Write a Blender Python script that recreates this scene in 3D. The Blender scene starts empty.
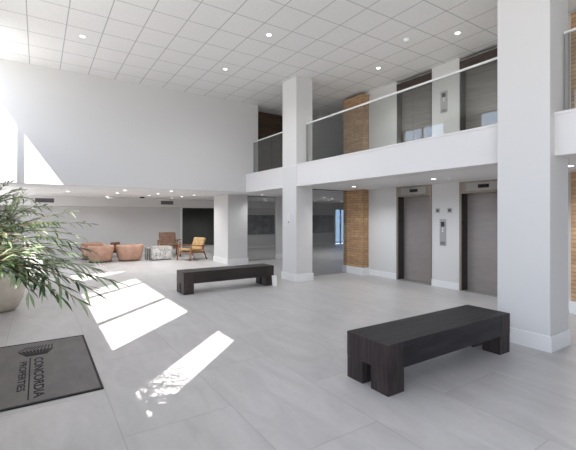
import bpy, bmesh, math, random
from mathutils import Vector, Matrix, Euler
random.seed(7)
C = bpy.context.scene.collection
PI = math.pi
ZC, ZS, H = 5.03, 2.34, 1.6        # main ceiling, soffit, eye height

# ------------------------------------------------------------------ helpers
class MB:
    def __init__(s): s.bm = bmesh.new()
    def box(s, x0, x1, y0, y1, z0, z1, rot=None, piv=None):
        vs = [s.bm.verts.new((x, y, z)) for x in (x0, x1) for y in (y0, y1) for z in (z0, z1)]
        for f in ((0,1,3,2),(4,6,7,5),(0,4,5,1),(2,3,7,6),(0,2,6,4),(1,5,7,3)):
            s.bm.faces.new([vs[i] for i in f])
        if rot is not None:
            p = Vector(piv or ((x0+x1)/2, (y0+y1)/2, (z0+z1)/2))
            for v in vs: v.co = rot @ (v.co - p) + p
        return s
    def prism(s, pts, axis, a, b):
        """extrude a 2d polygon along an axis (x, y or z) from a to b"""
        def mk(u, v, w): return {'x': (w, u, v), 'y': (u, w, v), 'z': (u, v, w)}[axis]
        A = [s.bm.verts.new(mk(u, v, a)) for u, v in pts]
        B = [s.bm.verts.new(mk(u, v, b)) for u, v in pts]
        n = len(pts)
        s.bm.faces.new(A); s.bm.faces.new(B[::-1])
        for i in range(n): s.bm.faces.new((A[i], B[i], B[(i+1) % n], A[(i+1) % n]))
        return s
    def tube(s, pts, r, seg=8, r1=None, cap=True):
        pts = [Vector(p) for p in pts]; rings = []
        n = len(pts); up = None
        for i, p in enumerate(pts):
            d = (pts[min(i+1, n-1)] - pts[max(i-1, 0)]).normalized()
            if up is None:
                up = Vector((0,0,1)) if abs(d.z) < .9 else Vector((1,0,0))
            a = d.cross(up).normalized(); b = a.cross(d).normalized(); up = b
            rr = r if r1 is None else r + (r1-r)*i/(n-1)
            rings.append([s.bm.verts.new(p + a*rr*math.cos(2*PI*k/seg) + b*rr*math.sin(2*PI*k/seg)) for k in range(seg)])
        for i in range(n-1):
            for k in range(seg):
                s.bm.faces.new((rings[i][k], rings[i+1][k], rings[i+1][(k+1)%seg], rings[i][(k+1)%seg]))
        if cap: s.bm.faces.new(rings[0]); s.bm.faces.new(rings[-1][::-1])
        return s
    def lathe(s, prof, c=(0,0,0), seg=32):
        rings = []
        for r, z in prof:
            rings.append([s.bm.verts.new((c[0]+r*math.cos(2*PI*k/seg), c[1]+r*math.sin(2*PI*k/seg), c[2]+z)) for k in range(seg)])
        for i in range(len(prof)-1):
            for k in range(seg):
                s.bm.faces.new((rings[i][k], rings[i][(k+1)%seg], rings[i+1][(k+1)%seg], rings[i+1][k]))
        s.bm.faces.new(rings[0][::-1]); s.bm.faces.new(rings[-1])
        return s
    def build(s, name, m, parent=None, bevel=0, smooth=False, sub=0, loc=None):
        bmesh.ops.recalc_face_normals(s.bm, faces=s.bm.faces)
        if loc is not None:
            for v in s.bm.verts: v.co -= Vector(loc)
        me = bpy.data.meshes.new(name); s.bm.to_mesh(me); s.bm.free()
        me.materials.append(m)
        if smooth:
            for p in me.polygons: p.use_smooth = True
        o = bpy.data.objects.new(name, me); C.objects.link(o)
        if loc is not None: o.location = loc
        if parent is not None: o.parent = parent
        if bevel:
            b = o.modifiers.new('bevel', 'BEVEL'); b.width = bevel; b.segments = 2; b.limit_method = 'ANGLE'
        if sub:
            b = o.modifiers.new('sub', 'SUBSURF'); b.levels = sub; b.render_levels = sub
        return o
def tag(o, label, cat, group=None, kind=None):
    o['label'] = label; o['category'] = cat
    if group: o['group'] = group
    if kind: o['kind'] = kind
    return o
def thing(name, label, cat, loc=(0,0,0), rz=0, group=None):
    o = bpy.data.objects.new(name, None); C.objects.link(o)
    o.location = loc; o.rotation_euler = (0,0,rz); o.empty_display_size = .1
    return tag(o, label, cat, group)
def struct(name, mb, m, parent=None, **k):
    o = mb.build(name, m, parent, **k); o['kind'] = 'structure'; return o
def copy_tree(o, parent=None):
    c = o.copy(); C.objects.link(c); c.parent = parent
    for ch in list(o.children): copy_tree(ch, c)
    return c
def lin(c):
    return tuple((v/255/12.92 if v/255 <= .04045 else ((v/255+.055)/1.055)**2.4) for v in c) + (1,)

# ------------------------------------------------------------------ materials
def mat(name, col, rough=.5, metal=0, spec=None, noise=None, bump=None, emit=None):
    m = bpy.data.materials.new(name); m.use_nodes = True
    nt = m.node_tree; b = nt.nodes['Principled BSDF']
    b.inputs['Base Color'].default_value = lin(col); b.inputs['Roughness'].default_value = rough
    b.inputs['Metallic'].default_value = metal
    if spec is not None: b.inputs['Specular IOR Level'].default_value = spec
    tc = nt.nodes.new('ShaderNodeTexCoord')
    if noise:                      # (scale vector, second colour, contrast lo, hi)
        mp = nt.nodes.new('ShaderNodeMapping'); mp.inputs['Scale'].default_value = noise[0]
        n = nt.nodes.new('ShaderNodeTexNoise'); n.inputs['Scale'].default_value = 1; n.inputs['Detail'].default_value = 6
        n.inputs['Roughness'].default_value = .6
        r = nt.nodes.new('ShaderNodeValToRGB')
        r.color_ramp.elements[0].position = noise[2]; r.color_ramp.elements[1].position = noise[3]
        r.color_ramp.elements[0].color = lin(col); r.color_ramp.elements[1].color = lin(noise[1])
        nt.links.new(tc.outputs['Object'], mp.inputs[0]); nt.links.new(mp.outputs[0], n.inputs[0])
        nt.links.new(n.outputs[0], r.inputs[0]); nt.links.new(r.outputs[0], b.inputs['Base Color'])
    if bump:
        mp = nt.nodes.new('ShaderNodeMapping'); mp.inputs['Scale'].default_value = bump[0]
        n = nt.nodes.new('ShaderNodeTexNoise'); n.inputs['Scale'].default_value = 1; n.inputs['Detail'].default_value = 4
        bp = nt.nodes.new('ShaderNodeBump'); bp.inputs['Strength'].default_value = bump[1]; bp.inputs['Distance'].default_value = .01
        nt.links.new(tc.outputs['Object'], mp.inputs[0]); nt.links.new(mp.outputs[0], n.inputs[0])
        nt.links.new(n.outputs[0], bp.inputs['Height']); nt.links.new(bp.outputs[0], b.inputs['Normal'])
    if emit:
        b.inputs['Emission Color'].default_value = lin(emit[0]); b.inputs['Emission Strength'].default_value = emit[1]
    return m
class NT:
    """small node-graph builder"""
    def __init__(s, m): s.t = m.node_tree; s.b = s.t.nodes['Principled BSDF']
    def n(s, k, **kw):
        x = s.t.nodes.new('ShaderNode'+k)
        for a, v in kw.items(): setattr(x, a, v)
        return x
    def l(s, a, b): s.t.links.new(a, b)
    def math(s, op, a, b=None, c=None):
        x = s.n('Math', operation=op)
        for i, v in enumerate((a, b, c)):
            if v is None: continue
            if isinstance(v, (int, float)): x.inputs[i].default_value = v
            else: s.l(v, x.inputs[i])
        return x.outputs[0]
def grid_line(g, coord, origin, pitch, half):
    """1 on the joint lines of a one-dimensional grid, else 0"""
    q = g.math('DIVIDE', g.math('SUBTRACT', coord, origin), pitch)
    d = g.math('ABSOLUTE', g.math('SUBTRACT', g.math('SUBTRACT', q, g.math('FLOOR', q)), .5))
    return g.math('GREATER_THAN', d, .5 - half/pitch)

M = {}
M['wall'] = mat('white_wall_paint', (214,213,212), .55, spec=.3)
M['fascia'] = mat('white_fascia_paint', (222,220,219), .5, spec=.3)
M['soffit'] = mat('white_soffit_paint', (228,227,226), .6)
M['trim'] = mat('white_trim_gloss', (232,232,232), .35)
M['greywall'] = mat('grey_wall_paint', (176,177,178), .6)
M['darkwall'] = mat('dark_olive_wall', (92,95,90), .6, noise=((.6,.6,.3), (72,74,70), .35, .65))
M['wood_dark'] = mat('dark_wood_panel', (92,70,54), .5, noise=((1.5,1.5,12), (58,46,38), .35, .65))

def tile_floor():
    m = mat('stone_floor_tiles', (170,170,170), .34); g = NT(m)
    tc = g.n('TexCoord'); sp = g.n('SeparateXYZ'); g.l(tc.outputs['Object'], sp.inputs[0])
    X, Y = sp.outputs[0], sp.outputs[1]
    px, py = .85, 1.70
    col = g.math('FLOOR', g.math('DIVIDE', g.math('SUBTRACT', X, .515), px))
    odd = g.math('MODULO', g.math('ABSOLUTE', col), 2)
    Ys = g.math('ADD', Y, g.math('MULTIPLY', odd, py/2))
    row = g.math('FLOOR', g.math('DIVIDE', g.math('SUBTRACT', Ys, 2.96), py))
    j = g.math('MAXIMUM', grid_line(g, X, .515, px, .004), grid_line(g, Ys, 2.96, py, .004))
    wn = g.n('TexWhiteNoise', noise_dimensions='2D'); cv = g.n('CombineXYZ'); g.l(col, cv.inputs[0]); g.l(row, cv.inputs[1]); g.l(cv.outputs[0], wn.inputs['Vector'])
    # cloudy veining, shifted per tile
    sh = g.n('VectorMath', operation='SCALE'); g.l(wn.outputs['Color'], sh.inputs[0]); sh.inputs['Scale'].default_value = 11
    ad = g.n('VectorMath', operation='ADD'); g.l(tc.outputs['Object'], ad.inputs[0]); g.l(sh.outputs[0], ad.inputs[1])
    mp = g.n('Mapping'); mp.inputs['Scale'].default_value = (2.6, .8, 1); mp.inputs['Rotation'].default_value = (0, 0, .35); g.l(ad.outputs[0], mp.inputs[0])
    n1 = g.n('TexNoise'); n1.inputs['Scale'].default_value = 1.6; n1.inputs['Detail'].default_value = 8; n1.inputs['Roughness'].default_value = .62
    n1.inputs['Distortion'].default_value = .8; g.l(mp.outputs[0], n1.inputs[0])
    n2 = g.n('TexNoise'); n2.inputs['Scale'].default_value = 22; n2.inputs['Detail'].default_value = 4; g.l(ad.outputs[0], n2.inputs[0])
    v = g.math('ADD', g.math('MULTIPLY', n1.outputs[0], .8), g.math('MULTIPLY', n2.outputs[0], .12))
    v = g.math('ADD', v, g.math('MULTIPLY', wn.outputs['Value'], .08))
    r = g.n('ValToRGB'); r.color_ramp.elements[0].position = .3; r.color_ramp.elements[1].position = .72
    r.color_ramp.elements[0].color = lin((174,172,172)); r.color_ramp.elements[1].color = lin((200,198,198)); g.l(v, r.inputs[0])
    mx = g.n('MixRGB'); mx.inputs[2].default_value = lin((128,128,128)); g.l(g.math('MULTIPLY', j, .4), mx.inputs[0]); g.l(r.outputs[0], mx.inputs[1])
    g.l(mx.outputs[0], g.b.inputs['Base Color'])
    g.l(g.math('ADD', .28, g.math('MULTIPLY', n1.outputs[0], .2)), g.b.inputs['Roughness'])
    return m
M['floor'] = tile_floor()

def tile_ceiling():
    m = mat('acoustic_ceiling_tiles', (226,226,226), .8, spec=.2); g = NT(m)
    tc = g.n('TexCoord'); sp = g.n('SeparateXYZ'); g.l(tc.outputs['Object'], sp.inputs[0])
    a = grid_line(g, sp.outputs[0], .428, .586, .008); b = grid_line(g, sp.outputs[1], 7.877, .667, .008)
    j = g.math('MAXIMUM', a, b)
    n = g.n('TexNoise'); n.inputs['Scale'].default_value = 90; n.inputs['Detail'].default_value = 3; g.l(tc.outputs['Object'], n.inputs[0])
    r = g.n('ValToRGB'); r.color_ramp.elements[0].color = lin((224,223,222)); r.color_ramp.elements[1].color = lin((238,237,236))
    r.color_ramp.elements[0].position = .35; r.color_ramp.elements[1].position = .6; g.l(n.outputs[0], r.inputs[0])
    mx = g.n('MixRGB'); mx.inputs[2].default_value = lin((176,176,176)); g.l(j, mx.inputs[0]); g.l(r.outputs[0], mx.inputs[1])
    g.l(mx.outputs[0], g.b.inputs['Base Color'])
    bp = g.n('Bump'); bp.inputs['Strength'].default_value = .6; bp.inputs['Distance'].default_value = .01
    g.l(g.math('SUBTRACT', g.math('MULTIPLY', n.outputs[0], .15), g.math('MULTIPLY', j, .2)), bp.inputs['Height']); g.l(bp.outputs[0], g.b.inputs['Normal'])
    return m
M['ceiling'] = tile_ceiling()

def brick():
    m = mat('tan_brick', (178,130,88), .8); g = NT(m)
    tc = g.n('TexCoord'); sp = g.n('SeparateXYZ'); g.l(tc.outputs['Object'], sp.inputs[0])
    cv = g.n('CombineXYZ'); g.l(g.math('ADD', sp.outputs[0], sp.outputs[1]), cv.inputs[0]); g.l(sp.outputs[2], cv.inputs[1])
    b = g.n('TexBrick'); b.inputs['Scale'].default_value = 1; b.inputs['Brick Width'].default_value = .3; b.inputs['Row Height'].default_value = .068
    b.inputs['Mortar Size'].default_value = .006; b.inputs['Mortar Smooth'].default_value = .3; b.inputs['Bias'].default_value = 0
    b.inputs['Color1'].default_value = lin((204,166,126)); b.inputs['Color2'].default_value = lin((176,138,102)); b.inputs['Mortar'].default_value = lin((132,114,96))
    g.l(cv.outputs[0], b.inputs['Vector'])
    n = g.n('TexNoise'); n.inputs['Scale'].default_value = 9; n.inputs['Detail'].default_value = 5; g.l(tc.outputs['Object'], n.inputs[0])
    mx = g.n('MixRGB', blend_type='MULTIPLY'); mx.inputs[0].default_value = .45; g.l(b.outputs[0], mx.inputs[1])
    r = g.n('ValToRGB'); r.color_ramp.elements[0].position = .3; r.color_ramp.elements[0].color = (.55,.5,.45,1); r.color_ramp.elements[1].position = .65; g.l(n.outputs[0], r.inputs[0]); g.l(r.outputs[0], mx.inputs[2])
    g.l(mx.outputs[0], g.b.inputs['Base Color'])
    bp = g.n('Bump'); bp.invert = True; bp.inputs['Strength'].default_value = .7; bp.inputs['Distance'].default_value = .01; g.l(b.outputs['Fac'], bp.inputs['Height']); g.l(bp.outputs[0], g.b.inputs['Normal'])
    return m
M['brick'] = brick()
M['metal_door'] = mat('brushed_taupe_metal', (156,149,147), .45, metal=.3, noise=((2.2,1.2,5), (146,138,136), .35, .65))
M['metal_frame'] = mat('bronze_satin_metal', (158,148,138), .38, metal=.5, noise=((4,4,1), (142,132,122), .35, .65))
M['jamb'] = mat('dark_shadow_gap_metal', (66,60,56), .5, metal=.3)
M['steel'] = mat('brushed_steel', (168,168,166), .35, metal=.6)
M['black'] = mat('black_glass', (14,14,15), .2)
M['elev_header_dark'] = mat('dark_brown_header', (70,56,46), .5, noise=((3,3,20), (50,40,34), .35, .65))
M['elev_up'] = mat('grey_grain_laminate', (128,123,117), .45, noise=((1.2,.8,26), (96,91,86), .35, .65))
M['bench'] = mat('ebonised_oak', (40,38,38), .45, noise=((14,14,14), (30,28,29), .35, .65), bump=((60,60,60), .25))
M['bench_top'] = mat('ebonised_oak_long_grain', (50,48,52), .5, spec=.3, noise=((2,40,10), (26,25,27), .35, .65), bump=((4,90,20), .4))
M['bench_end'] = mat('ebonised_oak_upright_grain', (66,56,56), .5, spec=.3, noise=((30,45,3), (32,28,29), .35, .65), bump=((40,90,4), .4))
M['bench_end2'] = mat('brown_black_oak_upright_grain', (66,54,52), .5, noise=((30,45,3), (36,29,28), .35, .65), bump=((40,90,4), .4))
M['bench2'] = mat('brown_black_oak', (48,40,38), .45, noise=((2,40,20), (32,26,25), .35, .65), bump=((4,90,20), .4))
M['matt'] = mat('charcoal_carpet', (130,126,125), .95, spec=.1, noise=((5,2,1), (118,115,114), .35, .65), bump=((300,300,300), .5))
M['mat_edge'] = mat('black_rubber_edge', (30,30,31), .7)
M['mat_ink'] = mat('black_carpet_print', (34,32,32), .9)
M['light_ring'] = mat('white_light_trim', (235,235,235), .4)
M['glow'] = mat('warm_white_lens', (255,255,255), .4, emit=((255,252,245), 3))
M['vent'] = mat('grey_vent_slats', (120,120,120), .5)
M['vent_dark'] = mat('dark_vent_void', (50,50,50), .7)
M['terracotta'] = mat('terracotta_velvet', (194,156,136), .9, noise=((6,6,6), (176,136,116), .35, .65), bump=((60,60,60), .3))
M['cognac'] = mat('cognac_leather', (122,86,60), .45, noise=((8,8,8), (92,62,44), .35, .65))
M['tan_leather'] = mat('tan_leather', (198,166,116), .45, noise=((8,8,8), (174,140,96), .35, .65))
M['oak'] = mat('warm_oak', (158,106,66), .45, noise=((20,20,3), (128,84,52), .35, .65))
M['oak_dark'] = mat('walnut_frame', (78,58,44), .45)
M['board'] = mat('dark_grey_panel_art', (118,119,121), .5, noise=((2.6,2.6,2.6), (146,147,149), .45, .62))
M['pot'] = mat('cream_ceramic', (205,198,186), .6, noise=((8,8,8), (192,184,172), .35, .65), bump=((40,40,40), .15))
M['soil'] = mat('brown_soil', (60,46,36), .95, bump=((50,50,50), .8))
M['bark'] = mat('olive_bark', (132,112,88), .9, noise=((20,20,6), (100,84,66), .35, .65), bump=((50,50,12), .6))
M['card'] = mat('white_card', (236,236,234), .5)
def marble():
    m = mat('white_grey_marble', (220,220,218), .25); g = NT(m)
    tc = g.n('TexCoord'); n = g.n('TexNoise'); n.inputs['Scale'].default_value = 3.2; n.inputs['Detail'].default_value = 7; n.inputs['Distortion'].default_value = 1.6
    g.l(tc.outputs['Object'], n.inputs[0]); r = g.n('ValToRGB'); e = r.color_ramp.elements
    e[0].position = .42; e[0].color = lin((212,210,207)); e[1].position = .60; e[1].color = lin((190,186,182))
    q = e.new(.50); q.color = lin((120,116,112)); q = e.new(.46); q.color = lin((214,212,208)); q = e.new(.54); q.color = lin((210,208,205))
    g.l(n.outputs[0], r.inputs[0]); g.l(r.outputs[0], g.b.inputs['Base Color']); return m
M['marble'] = marble()
def leaf(name, top, back):
    m = mat(name, top, .36); g = NT(m); m.use_backface_culling = False
    ge = g.n('NewGeometry'); mx = g.n('MixRGB'); mx.inputs[1].default_value = lin(top); mx.inputs[2].default_value = lin(back)
    g.l(ge.outputs['Backfacing'], mx.inputs[0])
    n = g.n('TexNoise'); tc = g.n('TexCoord'); n.inputs['Scale'].default_value = 6; g.l(tc.outputs['Object'], n.inputs[0])
    hs = g.n('HueSaturation'); g.l(mx.outputs[0], hs.inputs['Color']); g.l(g.math('ADD', .55, g.math('MULTIPLY', n.outputs[0], .95)), hs.inputs['Value'])
    g.l(hs.outputs[0], g.b.inputs['Base Color'])
    tr = g.n('BsdfTranslucent'); g.l(hs.outputs[0], tr.inputs['Color']); ms = g.n('MixShader'); ms.inputs[0].default_value = .25
    out = [x for x in g.t.nodes if x.type == 'OUTPUT_MATERIAL'][0]
    g.l(g.b.outputs[0], ms.inputs[1]); g.l(tr.outputs[0], ms.inputs[2]); g.l(ms.outputs[0], out.inputs['Surface']); return m
M['leaf'] = leaf('olive_leaf', (46,68,32), (140,158,124))
M['leaf2'] = leaf('pale_olive_leaf', (66,88,42), (152,166,134))
def glass(name, tint, f0):
    """thin architectural glass: lets light through, mirrors a little more at grazing angles"""
    m = bpy.data.materials.new(name); m.use_nodes = True; t = m.node_tree; t.nodes.clear()
    out = t.nodes.new('ShaderNodeOutputMaterial'); tr = t.nodes.new('ShaderNodeBsdfTransparent'); tr.inputs[0].default_value = tint
    gl = t.nodes.new('ShaderNodeBsdfGlossy'); gl.inputs['Roughness'].default_value = 0
    fr = t.nodes.new('ShaderNodeFresnel'); ge = t.nodes.new('ShaderNodeNewGeometry')
    mi = t.nodes.new('ShaderNodeMapRange'); mi.inputs[3].default_value = f0; mi.inputs[4].default_value = 1/f0     # same mirror strength from both faces
    t.links.new(ge.outputs['Backfacing'], mi.inputs[0]); t.links.new(mi.outputs[0], fr.inputs['IOR']); mx = t.nodes.new('ShaderNodeMixShader')
    t.links.new(fr.outputs[0], mx.inputs[0]); t.links.new(tr.outputs[0], mx.inputs[1]); t.links.new(gl.outputs[0], mx.inputs[2]); t.links.new(mx.outputs[0], out.inputs[0])
    return m
M['window_glass'] = glass('clear_window_glass', (1,1,1,1), 1.15)
M['rail_glass'] = glass('grey_balustrade_glass', (.84,.855,.845,1), 1.6)
M['smoke_glass'] = glass('grey_tinted_glass', (.80,.81,.82,1), 1.45)
M['blue_glass'] = glass('blue_door_glass', (.34,.42,.50,1), 1.4)

# ------------------------------------------------------------------ room shell
XL, YW, XE = -1.24, 10.35, 7.63
YB = -5.0
struct('floor', MB().box(-1.6, 16.4, YB-.2, 22, -.2, 0), M['floor'])
struct('ceiling', MB().box(XL-.1, 16.4, YB-.2, 14.2, ZC, ZC+.2), M['ceiling'])
# big upper wall over the lounge
struct('wall_upper_far', MB().box(XL, 5.68, YW, YW+.18, ZS, ZC), M['wall'])
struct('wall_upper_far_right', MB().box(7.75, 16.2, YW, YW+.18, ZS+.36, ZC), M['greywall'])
# left wall with tall clerestory openings (mullions are window parts)
wz = 2.885
L = MB()
for a, b in ((YB, -4.6), (-1.7, 1.08), (1.70, 2.88), (7.1, 8.45), (10.25, 14)):
    L.box(XL-.1, XL, a, b, wz if b > -4 else 0, ZC)
L.box(XL-.1, XL, .6, 11.3, 0, wz).box(XL-.1, XL, -1.7, .6, 2.8, wz).box(XL-.1, XL, 11.3, 16.2, 0, 1.3).box(XL-.1, XL, 11.3, 16.2, 2.25, wz).box(XL-.1, XL, 16.2, 17.3, 0, wz)
struct('wall_left', L, M['wall'])
def window(i, axis, c, a, b, z0, z1, mull, trans=(), w=.11):
    """frame with mullions and one pane; axis = wall normal"""
    def bx(mb, p, q, r, s): 
        return mb.box(c-.05, c+.0, p, q, r, s) if axis == 'x' else mb.box(p, q, c-.07, c+.0, r, s)
    f = MB()
    bx(f, a, a+.03, z0, z1); bx(f, b-.03, b, z0, z1); bx(f, a, b, z0, z0+.04); bx(f, a, b, z1-.04, z1)
    for m_ in mull:
        ww = w
        if isinstance(m_, tuple): m_, ww = m_
        bx(f, m_-ww/2, m_+ww/2, z0, z1)
    for t_ in trans: bx(f, a, b, t_-.03, t_+.03)
    o = struct('window_%d' % i, f, M['trim'])
    p = MB()
    if axis == 'x': p.box(c-.045, c-.035, a, b, z0, z1)
    else: p.box(a, b, c-.045, c-.035, z0, z1)
    q = p.build('pane', M['window_glass'], o); return o
window(1, 'x', XL-.03, 2.88, 7.1, wz, ZC, [4.25, 6.3])
window(2, 'x', XL-.03, 8.45, 10.25, wz, ZC, [(9.39, .09)])
window(3, 'x', XL-.03, 1.08, 1.70, wz, ZC, [])
window(4, 'x', XL-.03, -4.6, -1.7, 0, ZC, [-3.6, -2.6], (2.4,))  # unseen glazing, added and sized to bring in more daylight from the front left
window(7, 'x', XL-.03, -1.7, .6, 0, 2.8, [-.55])  # unseen low glazing, added to brighten the near column and floor
window(5, 'x', XL-.03, 11.3, 16.2, 1.3, 2.25, [12.9, 14.5])
# rear wall behind the photographer with one glazed stretch
struct('wall_rear', MB().box(XL-.1, XE+.3, YB-.25, YB, 0, ZC), M['wall'])
# elevator wall with two openings on the ground floor and two upstairs
E1, E2 = (5.56, 6.60), (3.83, 4.87)
for nm, z0, z1 in (('wall_elevator', 0, 2.70), ('wall_elevator_upper', 2.701, ZC)):
    W = MB()
    for a, b in ((YB, E2[0]), (E2[1], E1[0]), (E1[1], 8.37)):
        W.box(XE, XE+.6, a, b, z0, z1)
    if z0 == 0:
        for e in (E1, E2): W.box(XE, XE+.6, e[0], e[1], 2.35, z1)
    struct(nm, W, M['wall'])
struct('wall_shaft', MB().box(XE+.602, XE+.65, YB, 8.19, 0, ZC), M['greywall'])
B = MB()
for a, b in ((YB, 2.0), (2.92, E2[0]), (E2[1], E1[0]), (E1[1], 7.56)): B.box(XE-.016, XE, a, b, 0, .15)
struct('baseboard_elevator', B, M['trim'])
# upper floor slab and lounge soffit
struct('ceiling_mezzanine', MB().box(5.45, 16.2, YB, YW, ZS, ZS+.36).box(XL, 16.2, YW+.18, 17.3, ZS, ZS+.36).box(5.68, 16.2, YW, YW+.18, ZS, ZS+.36), M['soffit'])
# balcony edge beam with cap
struct('wall_balcony', MB().box(5.26, 5.65, 2.3, YW, ZS-.005, 2.84).box(5.245, 5.66, 2.3, YW, 2.84, 2.872).box(5.155, 5.65, YB, 2.3, ZS-.015, 2.806).box(5.14, 5.66, YB, 2.3, 2.806, 2.84), M['fascia'])
# far wall with its dropped bulkhead, dark opening, boards
YF = 17.0
struct('wall_far', MB().box(XL, 5.44, YF, YF+.2, 0, ZS).box(7.3, 14.35, YF, YF+.2, 0, ZS).box(15.3, 16.2, YF, YF+.2, 0, ZS).box(5.44, 7.3, YF, YF+.2, 2.0, ZS).box(14.35, 15.3, YF, YF+.2, 2.1, ZS), M['wall'])
struct('wall_bulkhead', MB().box(XL, 16.2, 16.4, YF, 1.99, ZS), M['wall'])
struct('baseboard_far', MB().box(XL, 5.44, YF-.016, YF, 0, .1).box(7.3, 14.35, YF-.016, YF, 0, .1), M['trim'])
struct('trim_1', MB().box(5.36, 5.44, YF-.03, YF, 0, 1.99), M['trim'])
struct('wall_side_room', MB().box(4.9, 9, 20.6, 20.8, 0, ZS).box(4.8, 4.9, YF+.2, 20.8, 0, ZS).box(9, 9.1, YF+.2, 20.8, 0, ZS).box(4.8, 9.1, YF+.2, 20.8, ZS, ZS+.1), M['darkwall'])
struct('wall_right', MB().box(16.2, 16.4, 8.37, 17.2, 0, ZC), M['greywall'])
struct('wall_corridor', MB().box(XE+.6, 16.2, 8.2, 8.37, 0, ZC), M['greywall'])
# upstairs corridor seen through the opening left of the slim column
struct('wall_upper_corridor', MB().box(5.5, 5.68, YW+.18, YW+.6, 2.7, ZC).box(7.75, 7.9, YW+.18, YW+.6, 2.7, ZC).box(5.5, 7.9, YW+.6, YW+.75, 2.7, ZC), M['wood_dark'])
# glazed far door
gd = MB().box(14.35, 14.43, YF-.02, YF+.06, 0, 2.1).box(15.22, 15.3, YF-.02, YF+.06, 0, 2.1).box(14.43, 15.22, YF-.02, YF+.06, 2.0, 2.1).box(14.8, 14.86, YF-.02, YF+.06, 0, 2.0)
d = struct('door_1', gd, M['trim'])
MB().box(14.43, 15.22, YF+.015, YF+.025, 0.05, 2.0).build('pane', M['blue_glass'], d)
MB().tube([(14.75, YF-.06, .9), (14.75, YF-.06, 1.15)], .012).build('door_handle', M['steel'], d)

# ------------------------------------------------------------------ columns and brick piers
def column(label, x0, x1, y0, y1, z1, base=.19, t=.022):
    o = thing('square_column', label, 'column', ((x0+x1)/2, (y0+y1)/2, 0))
    cx, cy = (x0+x1)/2, (y0+y1)/2
    MB().box(x0-cx, x1-cx, y0-cy, y1-cy, 0, z1).build('shaft', M['wall'], o, bevel=.006)
    MB().box(x0-t-cx, x1+t-cx, y0-t-cy, y1+t-cy, 0, base).build('baseboard', M['trim'], o, bevel=.005)
    return o
column('thick white square column in the right foreground beside the near bench', 5.04, 5.53, 2.062, 2.68, ZC)
sc = column('slim white square column reaching the ceiling between the two balcony stretches', 5.25, 5.74, 7.64, 8.27, ZC)
column('short white column left of the slim tall column, behind the far bench', 5.27, 6.0, 11.68, 12.88, ZS)
column('white column half hidden behind the slim tall column, deep in the corridor', 7.53, 8.05, 12.24, 12.42, ZS)
sw = MB().box(5.242, 5.25, 7.93, 8.01, 1.42, 1.66).build('wall_control', M['card'])
tag(sw, 'small white control plate with dark buttons on the slim column', 'control panel')
MB().box(5.238, 5.242, 7.95, 7.99, 1.44, 1.48).build('button', M['black'], sw)
MB().box(5.238, 5.242, 7.96, 7.98, 1.53, 1.55).build('button', M['vent'], sw)
MB().box(5.238, 5.242, 7.96, 7.98, 1.60, 1.62).build('button', M['vent'], sw)

def pier(label, y0, y1, z0, z1, base):
    o = thing('brick_pier', label, 'brick pier', (7.5, (y0+y1)/2, z0)); cy = (y0+y1)/2
    MB().box(-.1, .127, y0-cy, y1-cy, base, z1-z0).build('brickwork', M['brick'], o)
    MB().box(-.13, .127, y0-.02-cy, y1+.02-cy, 0, base).build('baseboard', M['trim'], o, bevel=.004)
    return o
pier('tan brick pier with white base on the ground floor, left of the elevators', 7.58, 8.36, 0, ZS, .2)
pier('tan brick pier behind the balcony glass upstairs, left of the upper elevators', 7.56, 8.36, 2.7, 4.95, .15)
pier('tan brick pier at the right edge of the picture on the ground floor', 2.0, 2.72, 0, ZS, .2)
pier('tan brick pier upstairs behind the glass at the right edge of the picture', 2.0, 2.72, 2.7, 4.97, .15)

# ------------------------------------------------------------------ elevators
def elevator(label, e, z0, z1, zd, ground=True):
    y0, y1 = e; cy = (y0+y1)/2
    o = thing('elevator', label, 'elevator', (XE, cy, z0))
    w = (y1-y0)/2 - .004; hh = z1-z0-.006; hd = zd-z0
    if ground:
        f = MB().box(-.02, .22, -w, -w+.05, 0, hh).box(-.02, .22, w-.05, w, 0, hh)
        f.build('frame', M['metal_frame'], o, bevel=.004)
        h = MB().box(-.02, .22, -w+.05, w-.05, hd, hh).build('header', M['metal_frame'], o, bevel=.004)
        MB().box(-.028, -.02, -.14, .09, hd+.10, hd+.175).build('display', M['black'], h)
        MB().box(-.025, -.02, -.36, .36, hd+.05, hd+.215).build('display_plate', M['steel'], h)
        MB().box(.0, .2, w-.058, w-.05, .01, hd).box(.0, .2, -w+.05, -w+.058, .01, hd).build('jamb', M['jamb'], o)
        MB().box(.2, .24, -w+.05, w-.05, .012, hd).build('door_panel', M['metal_door'], o)
        MB().box(.19, .2, -w+.16, -w+.165, .012, hd).build('door_seam', M['jamb'], o)
        MB().box(-.01, .2, -w+.05, w-.05, 0, .012).build('sill', M['steel'], o)
        MB().box(-.002, .002, w-.095, w-.055, 1.42, 1.5).build('floor_plate', M['black'], o)
    else:
        MB().box(-.01, .2, -w, w, hd, hh).build('header', M['elev_header_dark'], o, bevel=.004)
        MB().box(-.02, -.01, -w, w, hh-.02, hh).build('top_edge', M['steel'], o)
        MB().box(.0, .2, w-.03, w, .0, hd).box(.0, .2, -w, -w+.03, .0, hd).build('jamb', M['jamb'], o)
        MB().box(.18, .22, -w+.03, w-.03, 0, hd).build('door_panel', M['elev_up'], o)
    return o
elevator('taupe metal elevator on the ground floor, the left one nearest the brick pier', E1, 0, 2.35, 2.09)
elevator('taupe metal elevator on the ground floor, partly hidden by the thick column', E2, 0, 2.35, 2.09)
elevator('grey grained elevator upstairs behind the glass, nearest the upper brick pier', E1, 2.7, 4.97, 4.76, False)
elevator('grey grained elevator upstairs behind the glass, next to the thick column', E2, 2.7, 4.97, 4.76, False)
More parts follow.
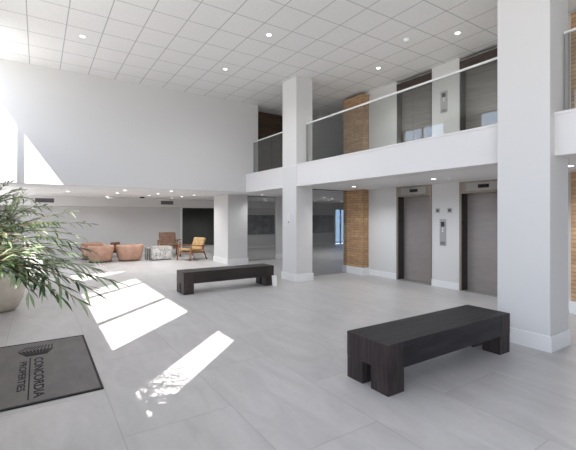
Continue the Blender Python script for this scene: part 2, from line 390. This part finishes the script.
def call_panel(label, y0, y1, z0, z1):
    o = thing('call_panel', label, 'call panel', (XE, (y0+y1)/2, z0)); w = (y1-y0)/2; h = z1-z0
    MB().box(-.012, .002, -w, w, 0, h).build('plate', M['steel'], o, bevel=.003)
    MB().box(-.016, -.012, -w*.55, w*.55, h*.72, h*.9).build('screen', M['vent_dark'], o)
    MB().box(-.014, -.012, -w*.7, w*.7, h*.04, h*.16).build('key_plate', M['vent'], o)
    for k, zz in enumerate((.55, .64)):
        b = MB().lathe([(.016, 0), (.016, .006)], seg=16).build('button', M['light_ring'], o)
        b.rotation_euler = (0, -PI/2, 0); b.location = (-.012, 0, h*zz)
    return o
call_panel('tall steel call panel with buttons between the ground floor elevators', 5.19, 5.35, .94, 1.54)
call_panel('small steel call panel behind the glass between the upstairs elevators', 5.16, 5.33, 3.93, 4.42)
for y, s in ((5.40, 'left'), (5.10, 'right')):
    p = MB().box(XE-.012, XE+.002, y-.055, y+.055, 1.68, 1.79).build('indicator_plate', M['steel'])
    tag(p, 'square steel indicator plate above the call panel, the %s one of two' % s, 'indicator')
    MB().box(XE-.015, XE-.012, y-.03, y+.03, 1.71, 1.76).build('screen', M['vent_dark'], p)

# ------------------------------------------------------------------ balustrades
def balustrade(label, y0, y1, joints, XG=5.52):
    o = thing('glass_balustrade', label, 'balustrade', (XG, y0, 2.874 if XG > 5.45 else 2.842))
    ys = [y0] + joints + [y1]
    for a, b in zip(ys[:-1], ys[1:]):
        MB().box(-.006, .006, a-y0+.008, b-y0-.008, 0, .98).build('glass_panel', M['rail_glass'], o)
    MB().box(-.022, .022, 0, y1-y0, .985, 1.015).build('handrail', M['trim'], o, bevel=.008)
    MB().box(-.02, .02, 0, y1-y0, 0, .03).build('glass_shoe', M['trim'], o)
    for a in (y0+.03, y1-.03):
        MB().box(-.018, .018, a-y0-.018, a-y0+.018, .0, .98).build('post', M['steel'], o)
    return o
balustrade('clear glass balcony railing with white handrail, long stretch between the two tall columns', 2.72, 7.6, [4.4, 5.98])
balustrade('clear glass balcony railing, short stretch left of the slim column', 8.30, 10.33, [9.25])
balustrade('clear glass balcony railing at the right edge beyond the thick column', -4.9, 2.05, [-2.6, -.3], 5.385)

# ------------------------------------------------------------------ tinted glass partitions
for x0, x1, y, lb in ((5.76, 7.38, 8.2, 'tall grey tinted glass partition between the slim column and the brick pier'), (6.03, 7.5, 12.3, 'tall grey tinted glass partition between the two short white columns')):
    o = thing('glass_partition', lb, 'glass partition', (x0, y, 0)); w_ = x1-x0
    for k in range(2): MB().box(w_*k/2+.004, w_*(k+1)/2-.004, -.006, .006, .02, ZS-.02).build('glass_panel', M['smoke_glass'], o)
    MB().box(0, w_, -.015, .015, 0, .02).build('floor_track', M['steel'], o)
    MB().box(0, w_, -.015, .015, ZS-.02, ZS-.001).build('head_track', M['jamb'], o)

# ------------------------------------------------------------------ benches
def bench(label, x0, y0, x1, y1, mtop, mend, rz=0):
    cx, cy = (x0+x1)/2, (y0+y1)/2
    o = thing('timber_bench', label, 'bench', (cx, cy, 0), rz); lx, ly = (x1-x0)/2, (y1-y0)/2
    MB().box(-lx, lx, -ly, ly, .214, .457).build('seat_beam', mtop, o, bevel=.006)
    for sx in (-1, 1):
        for sy in (-1, 1):
            xa, xb = sorted((sx*lx, sx*(lx-.215))); ya, yb = sorted((sy*ly, sy*(ly-.213)))
            MB().box(xa, xb, ya, yb, 0, .2145).build('leg', mend, o, bevel=.005)
        # upright-grain block of the solid end, above the legs
        xa, xb = sorted((sx*(lx+.002), sx*(lx-.19)))
        MB().box(xa, xb, -ly-.0015, ly+.0015, .2145, .4565).build('end_block', mend, o, bevel=.005)
    return o
bench('black timber bench in the right foreground, nearest the camera', 2.59, 2.335, 4.67, 2.87, M['bench_top'], M['bench_end'])
bench('dark brown timber bench farther back, in front of the short white column', 2.48, 7.63, 4.60, 8.12, M['bench2'], M['bench_end2'], rz=-.012)
c = MB().box(4.47, 4.585, 7.46, 7.49, 0, .25, rot=Matrix.Rotation(math.radians(-6), 3, 'X')).build('upright_card', M['card'], bevel=.003)
c.location.z = .002
tag(c, 'small white upright card leaning at the right end of the brown bench', 'card')

# ------------------------------------------------------------------ entrance mat with logo
mt = MB().box(-.49, .49, 3.92, 5.76, 0, .012).build('entrance_mat', M['matt'], bevel=.002)
tag(mt, 'dark grey entrance mat with black lettering and logo on the floor', 'mat')
MB().box(-.51, .51, 3.895, 3.92, 0, .014).box(-.51, .51, 5.76, 5.785, 0, .014).box(.49, .51, 3.92, 5.76, 0, .014).box(-.51, -.49, 3.92, 5.76, 0, .014).build('edging', M['mat_edge'], mt)
def text(s, x, y, size, length, name):
    cu = bpy.data.curves.new(name, 'FONT'); cu.body = s; cu.size = 1; cu.extrude = .01; cu.offset = .022
    t = bpy.data.objects.new(name, cu); C.objects.link(t); bpy.context.view_layer.update()
    me = bpy.data.meshes.new_from_object(t.evaluated_get(bpy.context.evaluated_depsgraph_get()))
    bpy.data.objects.remove(t)
    xs = [v.co.x for v in me.vertices]; ysv = [v.co.y for v in me.vertices]
    w, h0, h1 = max(xs)-min(xs), min(ysv), max(ysv)
    for v in me.vertices:
        u = (v.co.x-min(xs))/w*length; q = (v.co.y-h0)/(h1-h0)*size
        v.co = Vector((x+q, y-u, .0125 + (.001 if v.co.z > 0 else 0)))
    me.materials.clear(); me.materials.append(M['mat_ink'])
    o = bpy.data.objects.new(name, me); C.objects.link(o); o.parent = mt; return o
text('CONCORDIA', -.035, 5.13, .085, 1.13, 'lettering')
text('PROPERTIES', -.165, 5.06, .065, .84, 'lettering')
MB().box(-.078, -.066, 3.99, 5.17, .0122, .0134).build('rule_line', M['mat_ink'], mt)
lg = MB()
for i in range(10):
    a = -.20 + .037*i; k = .53*a - .005
    lg.prism([(a, 5.44), (a+.028, 5.44), (k+.022, 5.23), (k, 5.23)], 'z', .0122, .0134)
    t_ = a*.80 + .012
    lg.prism([(a, 5.465), (a+.014, 5.465), (t_+.036, 5.60), (t_+.024, 5.60)], 'z', .0122, .0134)
lg.build('logo_mark', M['mat_ink'], mt)

# ------------------------------------------------------------------ ceiling fittings
def make_light(label, group, r=.045):
    o = thing('ceiling_light', label, 'ceiling light', (0,0,0), 0, group)
    MB().lathe([(r, 0), (r+.018, 0), (r+.018, -.006), (r, -.008)], seg=24).build('trim_ring', M['light_ring'], o)
    MB().lathe([(r, -.009), (r*.6, -.012), (.001, -.012)], seg=24).build('lens', M['glow'], o)
    return o
def lamp(loc, power, ang, par, size=.06):
    l = bpy.data.lights.new('downlight_glow', 'SPOT'); l.energy = power; l.spot_size = math.radians(ang); l.spot_blend = .8
    l.shadow_soft_size = size; l.color = (1, .99, .97)
    q = bpy.data.objects.new('downlight_glow', l); C.objects.link(q); q.parent = par; q.location = (0,0,-.04)
proto = make_light('small round recessed downlight in the high tiled ceiling', 'downlights of the high tiled ceiling')
main_lights = [(.71, 8.21, 'high ceiling downlight at the upper left above the sunlit wall'),
    (3.64, 8.21, 'high ceiling downlight nearest the top left of the slim column'),
    (3.64, 6.21, 'high ceiling downlight in the upper middle, ahead of the slim column'),
    (6.57, 6.22, 'high ceiling downlight above the balcony, left of the smoke detector'),
    (6.55, 4.22, 'high ceiling downlight above the balcony beside the thick column')]
first = True
for x, y, lb in main_lights:
    o = proto if first else copy_tree(proto); first = False
    o.location = (x, y, ZC); o['label'] = lb; lamp(o.location, 22, 150, o)
sproto = make_light('x', 'downlights of the low soffit', .045)
soff = [(6.47, 4.68, 'low soffit downlight between the two ground floor elevators'), (6.47, 2.39, 'low soffit downlight right of the thick column'),
    (6.47, 6.93, 'low soffit downlight in front of the brick pier')]
far = [(6.3, 11.2), (8.0, 14.0), (8.8, 15.3), (10.4, 13.6), (9.2, 11.5), (10.9, 13.3), (10.1, 12.1), (10.2, 11.3), (12.5, 14.3),
    (.73, 12.9), (2.03, 11.4), (2.08, 12.9), (2.12, 15.5), (3.27, 13.9), (3.23, 12.55), (3.24, 11.1), (4.48, 15.3), (4.45, 13.95), (4.49, 12.75)]
first = True
for x, y, lb in soff + [(a, b, None) for a, b in far]:
    o = sproto if first else copy_tree(sproto); first = False
    o.location = (x, y, ZS)
    if lb: o['label'] = lb
    elif x < 5: o['label'] = 'tiny round downlight in the lounge soffit under the big white wall'; o['group'] = 'downlights over the lounge'
    else: o['label'] = 'tiny bright spotlight in the dark corridor ceiling beyond the columns'; o['group'] = 'spotlights in the corridor ceiling'
    lamp(o.location, 21 if lb else (11 if x < 5 else 1.5), 150, o)
o = copy_tree(sproto); o.location = (7.2, 18.6, ZS); o['label'] = 'unseen round downlight added to brighten the dim room beyond the far opening'; lamp(o.location, 60, 150, o)  # extra lamp out of sight, added to lift the darkness of the side room
sd = MB().lathe([(.07, 0), (.07, -.02), (.05, -.045), (.001, -.048)], (5.98, 4.91, ZC), 24).build('smoke_detector', M['light_ring'], smooth=True)
tag(sd, 'round white smoke detector on the tiled ceiling above the balcony', 'smoke detector')
sd = MB().lathe([(.055, 0), (.055, -.015), (.035, -.03), (.001, -.032)], (6.78, 4.55, ZS), 24).build('smoke_detector', M['light_ring'], smooth=True)
tag(sd, 'small white ceiling sensor on the low soffit between the elevators', 'smoke detector')
sd = MB().lathe([(.09, 0), (.09, -.03), (.06, -.05), (.001, -.052)], (3.3, 15.1, ZS), 24).build('ceiling_speaker', M['black'], smooth=True)
tag(sd, 'dark round ceiling fitting on the lounge soffit', 'ceiling fitting')
sd = MB().lathe([(.16, 0), (.16, -.04), (.12, -.07), (.001, -.075)], (2.3, 15.6, ZS), 24).build('ceiling_dome', M['trim'], smooth=True)
tag(sd, 'shallow white dome fitting on the lounge soffit above the terracotta chairs', 'ceiling fitting')
for x0, x1, lb in ((-.09, .49, 'grey slatted air vent on the bulkhead above the olive leaves'), (4.34, 4.85, 'grey slatted air vent on the bulkhead above the wooden armchair')):
    v = thing('air_vent', lb, 'air vent', ((x0+x1)/2, 16.4, 2.11)); w = (x1-x0)/2
    MB().box(-w, w, -.012, 0, 0, .15).build('backing', M['vent_dark'], v)
    s_ = MB()
    for k in range(5): s_.box(-w+.01, w-.01, -.022, -.012, .012+k*.028, .024+k*.028)
    s_.build('slats', M['vent'], v)
# wall panels
for x0, x1, lb in ((8.6, 10.8, 'dark grey printed panel on the far wall, left of the slim column'), (12.5, 14.25, 'dark grey printed panel on the far wall, right of the slim column')):
    b = thing('wall_panel', lb, 'wall panel', (x0, YF, .72))
    MB().box(0, x1-x0, -.03, 0, 0, .92).build('board', M['board'], b)
    MB().box(-.02, x1-x0+.02, -.035, 0, -.03, 0).box(-.02, x1-x0+.02, -.035, 0, .92, .95).box(-.02, 0, -.035, 0, 0, .92).box(x1-x0, x1-x0+.02, -.035, 0, 0, .92).build('edging', M['vent'], b)

# ------------------------------------------------------------------ lounge furniture
def tub_chair(label, x, y, rz, s=1, sq=1):
    """round barrel armchair, opening faces +Y"""
    o = thing('tub_chair', label, 'armchair', (x, y, 0), rz, None)
    bm = MB(); n = 30; R = .47*s; t = .13*s
    def prof(a):      # shell cross-section at angle a, lower arms towards the front
        top = .60 if abs(a) < 1.2 else .60 - .1*min(1, (abs(a)-1.2)/1.2)
        return [(R*.80, .04), (R*.90, .12), (R*1.02, .40), (R*1.07, top-.07), (R*1.0, top), (R*.88, top), (R*.8, top-.07), (R*.74, .38), (R*.7, .05)]
    rings = []
    for i in range(n+1):
        a = -2.35 + 4.7*i/n; th = -PI/2 + a
        ex = 4 if True else 2
        k = (abs(math.cos(th))**3.4 + abs(math.sin(th))**3.4)**(-1/3.4)
        rings.append([bm.bm.verts.new((r*k*sq*math.cos(th), r*k*math.sin(th), z)) for r, z in prof(a)])
    m_ = len(rings[0])
    for i in range(n):
        for j in range(m_): bm.bm.faces.new((rings[i][j], rings[i+1][j], rings[i+1][(j+1)%m_], rings[i][(j+1)%m_]))
    bm.bm.faces.new(rings[0]); bm.bm.faces.new(rings[-1][::-1])
    bm.build('shell', M['terracotta'], o, smooth=True, bevel=0)
    q = MB().box(-.33*sq, .33*sq, -.32, .38, .12, .36).build('seat_cushion', M['terracotta'], o, bevel=.04, smooth=True)
    MB().box(-.28*sq, .28*sq, .0, .36, .361, .43).build('pillow', M['terracotta'], o, bevel=.03, smooth=True)
    MB().lathe([(.36, 0), (.36, .05)], seg=24).build('plinth', M['oak_dark'], o)
    return o
tub_chair('round terracotta tub armchair seen from behind, the left one by the olive leaves', 1.83, 14.85, .08, .86, .98)
tub_chair('round terracotta tub armchair seen from behind, beside the marble table', 2.79, 14.8, -.03, .93, 1.0)
tub_chair('terracotta tub armchair peeking over the left chair, farther back', 1.72, 16.0, PI, .8)
def lounge_chair(label, x, y, rz, leather, wood):
    """low wooden armchair; faces +X"""
    o = thing('lounge_chair', label, 'armchair', (x, y, 0), rz, None)
    Ry = Matrix.Rotation
    MB().box(-.30, .34, -.27, .27, .33, .42, rot=Ry(math.radians(-7), 3, 'Y')).build('seat', leather, o, bevel=.03, smooth=False)
    b = MB().box(-.36, -.27, -.28, .28, .36, .84, rot=Ry(math.radians(-22), 3, 'Y'), piv=(-.30, 0, .38)).build('backrest', leather, o, bevel=.03)
    for k in range(3): 
        MB().box(-.268, -.262, -.27, .27, .47+k*.12, .476+k*.12, rot=Ry(math.radians(-22), 3, 'Y'), piv=(-.30, 0, .38)).build('seam', wood, b)
    for s in (-1, 1):
        MB().tube([(.36, s*.32, 0), (.31, s*.32, .3), (.30, s*.32, .52)], .022, 10).build('leg', wood, o, smooth=True)
        MB().tube([(-.50, s*.32, 0), (-.36, s*.32, .28), (-.30, s*.32, .55)], .022, 10).build('leg', wood, o, smooth=True)
        MB().box(-.42, .36, s*.32-.035, s*.32+.035, .53, .56, rot=Ry(math.radians(-5), 3, 'Y')).build('armrest', wood, o, bevel=.01)
        MB().box(-.36, .34, s*.32-.015, s*.32+.015, .27, .31).build('side_rail', wood, o, bevel=.005)
    MB().box(.28, .32, -.32, .32, .28, .32).build('cross_rail', wood, o, bevel=.005)
    MB().box(-.37, -.33, -.32, .32, .24, .28).build('cross_rail', wood, o, bevel=.005)
    return o
lounge_chair('wooden armchair with tan leather seat, turned left beside the dark opening', 4.72, 13.75, PI+.45, M['tan_leather'], M['oak'])
lounge_chair('wooden armchair with cognac leather, facing the camera behind the marble table', 4.42, 15.5, -PI/2-.15, M['cognac'], M['oak']).scale = (1.18,)*3
lounge_chair('wooden armchair with cognac leather, low behind the terracotta chairs', 2.72, 16.1, -PI/2+.5, M['cognac'], M['oak_dark']).scale = (.72,)*3
tb = thing('marble_table', 'low white marble block table with grey veins between the chairs', 'coffee table', (3.82, 14.5, 0))
MB().box(-.36, .36, -.3, .3, .04, .50).build('block', M['marble'], tb, bevel=.01)
MB().box(-.32, .32, -.26, .26, 0, .04).build('plinth', M['vent'], tb)
tb = thing('marble_table', 'narrow grey marble side table tucked between the right terracotta chair and the marble block', 'coffee table', (3.37, 14.6, 0))
MB().box(-.06, .06, -.14, .14, .42, .46).build('tabletop', M['marble'], tb, bevel=.006)
for sx in (-1, 1):
    for sy in (-1, 1): MB().box(sx*.045-.012, sx*.045+.012, sy*.12-.018, sy*.12+.018, 0, .42).build('leg', M['vent'], tb)

# ------------------------------------------------------------------ olive trees
F = Vector((.548, .836, 0)); RT = Vector((.8364, -.548, 0))
def add_leaf(bm, base, d, up, L, w):
    d = d.normalized(); s = d.cross(up)
    if s.length < .01: s = d.cross(Vector((1,0,0)))
    s.normalize(); n = s.cross(d).normalized(); bend = random.uniform(-.02, .24)*L
    prof = [(0,.05), (.2,.6), (.45,1), (.75,.7), (1,.04)]
    rows = []
    for t, k in prof:
        c = base + d*L*t - n*bend*4*t*t*.5
        rows.append((bm.verts.new(c - s*w*k*.5 + n*w*.12*k), bm.verts.new(c), bm.verts.new(c + s*w*k*.5 + n*w*.12*k)))
    for a, b in zip(rows[:-1], rows[1:]):
        bm.faces.new((a[0], a[1], b[1], b[0])); bm.faces.new((a[1], a[2], b[2], b[1]))
def twig(bl, br, p0, p1, sag, nl, L, w, r0=.006):
    p0, p1 = Vector(p0), Vector(p1); pts = []
    for i in range(9):
        t = i/8; p = p0.lerp(p1, t); p.z += sag*4*t*(1-t)*.5
        p += Vector((random.uniform(-1,1), random.uniform(-1,1), random.uniform(-1,1)))*.006*(p1-p0).length
        pts.append(p)
    br.tube(pts, r0, 6, r1=.0012)
    side = 0
    for i in range(nl):
        t = (i+random.uniform(0,.6))/nl; t = .08 + .92*t
        f = min(t*8, 7.99); k = int(f); p = pts[k].lerp(pts[k+1], f-k); d = (pts[k+1]-pts[k]).normalized()
        az = random.choice((0, PI)) + random.uniform(-.9, .9)
        a = d.cross(Vector((0,0,1))).normalized(); b = a.cross(d)
        o = a*math.cos(az) + b*math.sin(az)
        ld = (d*random.uniform(.8, 1.35) + o*random.uniform(.4, .85) + Vector((0,0,random.uniform(-.25,.2))))
        add_leaf(bl, p, ld, Vector((random.uniform(-.5,.5), random.uniform(-.5,.5), 1)), L*random.uniform(.7,1.15), w*random.uniform(.8,1.2))
    add_leaf(bl, pts[-1], pts[-1]-pts[-2], Vector((0,0,1)), L, w)
def pot(o, r, h):
    MB().lathe([(r*.58, 0), (r*.74, h*.08), (r*.93, h*.3), (r, h*.55), (r*.95, h*.8), (r*.84, h*.96), (r*.8, h), (r*.72, h), (r*.74, h*.9)], seg=40).build('pot', M['pot'], o, smooth=True)
    MB().lathe([(r*.74, h*.86), (.001, h*.9)], seg=32).build('soil', M['soil'], o)
def at(px, py, D): return F*D + RT*((px-288)/381.4*D) + Vector((0, 0, H + (216.5-py)/381.4*D))

# near tree: trunk stands just left of the view, drooping branches reach in
base = Vector((-.74, 1.95, 0))
o = thing('olive_tree', 'olive tree with long drooping dark green leaves reaching in from the left edge', 'potted tree', base)
pot(o, .3, .5)
tr = MB(); tr.tube([(0,0,.42), (.03,.02,.7), (-.02,.05,1.0), (.04,.06,1.25), (.06,.1,1.5), (.03,.14,1.9)], .03, 10, r1=.012)
lv, lv2, tw = MB(), MB(), MB()
root = base + Vector((.04,.08,1.28))
def limb(mid, tips, L, w, nl, pale=.3, r=.010):
    """one arm from the trunk to a middle point that forks into tips"""
    mid = Vector(mid)
    pts = [root.lerp(mid, t) + Vector((0,0,.10*math.sin(PI*t))) for t in (0,.25,.5,.75,1)]
    tw.tube(pts, r, 7, r1=r*.5)
    for tp in tips:
        dst = lv2 if random.random() < pale else lv
        twig(dst.bm, tw, mid + Vector((random.uniform(-.02,.02),)*3), tp, random.uniform(.03,.10), nl, L, w, r*.45)
limb(at(-10,262,2.0), [at(112,281,2.0), at(96,268,2.25), at(92,290,1.9), at(78,300,1.85), at(60,297,1.8), at(70,262,2.1)], .105, .0145, 32, .15)
limb(at(-5,250,2.2), [at(88,250,2.3), at(66,240,2.2), at(60,272,2.1), at(96,262,2.5), at(45,285,1.95), at(30,292,1.9)], .10, .014, 32, .2)
limb(at(-12,236,2.4), [at(90,224,2.35), at(70,212,2.5), at(52,222,2.3), at(48,206,2.6), at(80,236,2.5), at(60,228,2.6)], .062, .014, 34, .6)
limb(at(-20,215,2.5), [at(22,190,2.6), at(34,200,2.5), at(10,196,2.6), at(40,214,2.6), at(28,225,2.3), at(44,236,2.2), at(10,182,2.7)], .056, .013, 34, .6)
limb(at(-20,265,1.9), [at(28,262,1.9), at(42,256,2.0), at(52,250,2.1), at(20,278,1.8), at(36,274,1.9), at(18,246,2.2), at(48,268,2.0)], .07, .0165, 28, .3)
limb(at(-25,235,2.2), [at(14,226,2.2), at(26,238,2.1), at(34,246,2.3), at(8,240,2.1), at(22,252,2.2), at(12,210,2.4)], .06, .012, 17, .5)
limb(base+Vector((-.05,.1,1.9)), [base+Vector((.25,-.2,2.1)), base+Vector((-.2,.1,2.3)), base+Vector((.1,.3,2.35)), base+Vector((-.1,-.3,2.2)), base+Vector((.2,.25,2.2))], .06, .012, 22, .3)
tr.build('trunk', M['bark'], o, smooth=True)
tw.build('branches', M['bark'], o, smooth=True, loc=base).location = (0,0,0)
lv.build('foliage', M['leaf'], o, loc=base).location = (0,0,0)
p = lv2.build('foliage', M['leaf2'], o, loc=base); p.location = (0,0,0); p['label'] = 'paler silvery green leaves'

# far tree in the round cream pot
base = Vector((-.56, 8.1, 0))
o = thing('olive_tree', 'smaller bushy olive tree in a round cream pot on the floor at the left edge', 'potted tree', base)
pot(o, .37, .62)
MB().tube([(0,0,.5), (.03,0,.8), (-.02,.03,1.1), (.04,0,1.45)], .03, 10, r1=.015).build('trunk', M['bark'], o, smooth=True)
lv, tw = MB(), MB(); root = base + Vector((.03,0,1.2))
for k in range(56):
    a = random.uniform(0, 2*PI); e = random.uniform(-.5, 1.3); rr = random.uniform(.4, .68)
    tp = root + Vector((math.cos(a)*math.cos(e)*rr*.9, math.sin(a)*math.cos(e)*rr, .25 + math.sin(e)*rr*1.05))
    if tp.x < XL + .08: tp.x = XL + .08
    twig(lv.bm, tw, root + Vector((random.uniform(-.05,.05), random.uniform(-.05,.05), random.uniform(-.1,.25))), tp, .06, 22, .1, .022, .006)
tw.build('branches', M['bark'], o, smooth=True, loc=base).location = (0,0,0)
lv.build('foliage', M['leaf2'], o, loc=base).location = (0,0,0)
bpy.context.view_layer.update()

# ------------------------------------------------------------------ light
w = bpy.data.worlds.new('sky'); bpy.context.scene.world = w; w.use_nodes = True
t = w.node_tree; bg = t.nodes['Background']
tc = t.nodes.new('ShaderNodeTexCoord'); sp = t.nodes.new('ShaderNodeSeparateXYZ'); rp = t.nodes.new('ShaderNodeValToRGB')
t.links.new(tc.outputs['Generated'], sp.inputs[0]); mr = t.nodes.new('ShaderNodeMapRange'); mr.inputs[1].default_value = -1; mr.inputs[2].default_value = 1
t.links.new(sp.outputs[2], mr.inputs[0]); t.links.new(mr.outputs[0], rp.inputs[0]); t.links.new(rp.outputs[0], bg.inputs[0])
e = rp.color_ramp.elements
e[0].position = .0; e[0].color = (.95,.93,.90,1); e[1].position = 1; e[1].color = (.90,.92,1,1)
q = e.new(.49); q.color = (.95,.94,.92,1); q = e.new(.51); q.color = (.90,.93,1,1); q = e.new(.62); q.color = (.60,.76,1,1)
bg.inputs[1].default_value = 3.0
s = bpy.data.lights.new('sun', 'SUN'); s.energy = 7.5; s.angle = math.radians(.35); s.color = (1, .95, .90)
so = bpy.data.objects.new('sun', s); C.objects.link(so)
so.rotation_euler = Vector((.728, .718, -1.059)).to_track_quat('-Z', 'Y').to_euler()
def portal(loc, rot, sx, sy):
    l = bpy.data.lights.new('daylight_portal', 'AREA'); l.shape = 'RECTANGLE'; l.size = sx; l.size_y = sy; l.cycles.is_portal = True
    q = bpy.data.objects.new('daylight_portal', l); C.objects.link(q); q.location = loc; q.rotation_euler = rot
for a, b, z0, z1 in ((2.88, 7.1, wz, ZC), (8.45, 10.25, wz, ZC), (1.08, 1.70, wz, ZC), (-4.6, -1.7, 0, ZC), (11.3, 16.2, 1.3, 2.25), (-1.7, .6, 0, 2.8)):
    portal((XL-.15, (a+b)/2, (z0+z1)/2), (0, -PI/2, 0), z1-z0, b-a)

# ------------------------------------------------------------------ camera
cam = bpy.data.cameras.new('camera'); cam.sensor_width = 36; cam.lens = 381.4/576*36
cam.shift_y = -8.5/576; cam.clip_start = .05
co = bpy.data.objects.new('camera', cam); C.objects.link(co); co.location = (0, 0, H)
co.rotation_euler = (PI/2, 0, -math.atan2(.548, .836))
sc_ = bpy.context.scene; sc_.camera = co
sc_.view_settings.view_transform = 'Standard'; sc_.view_settings.look = 'None'; sc_.view_settings.gamma = 1
sc_.view_settings.exposure = .7
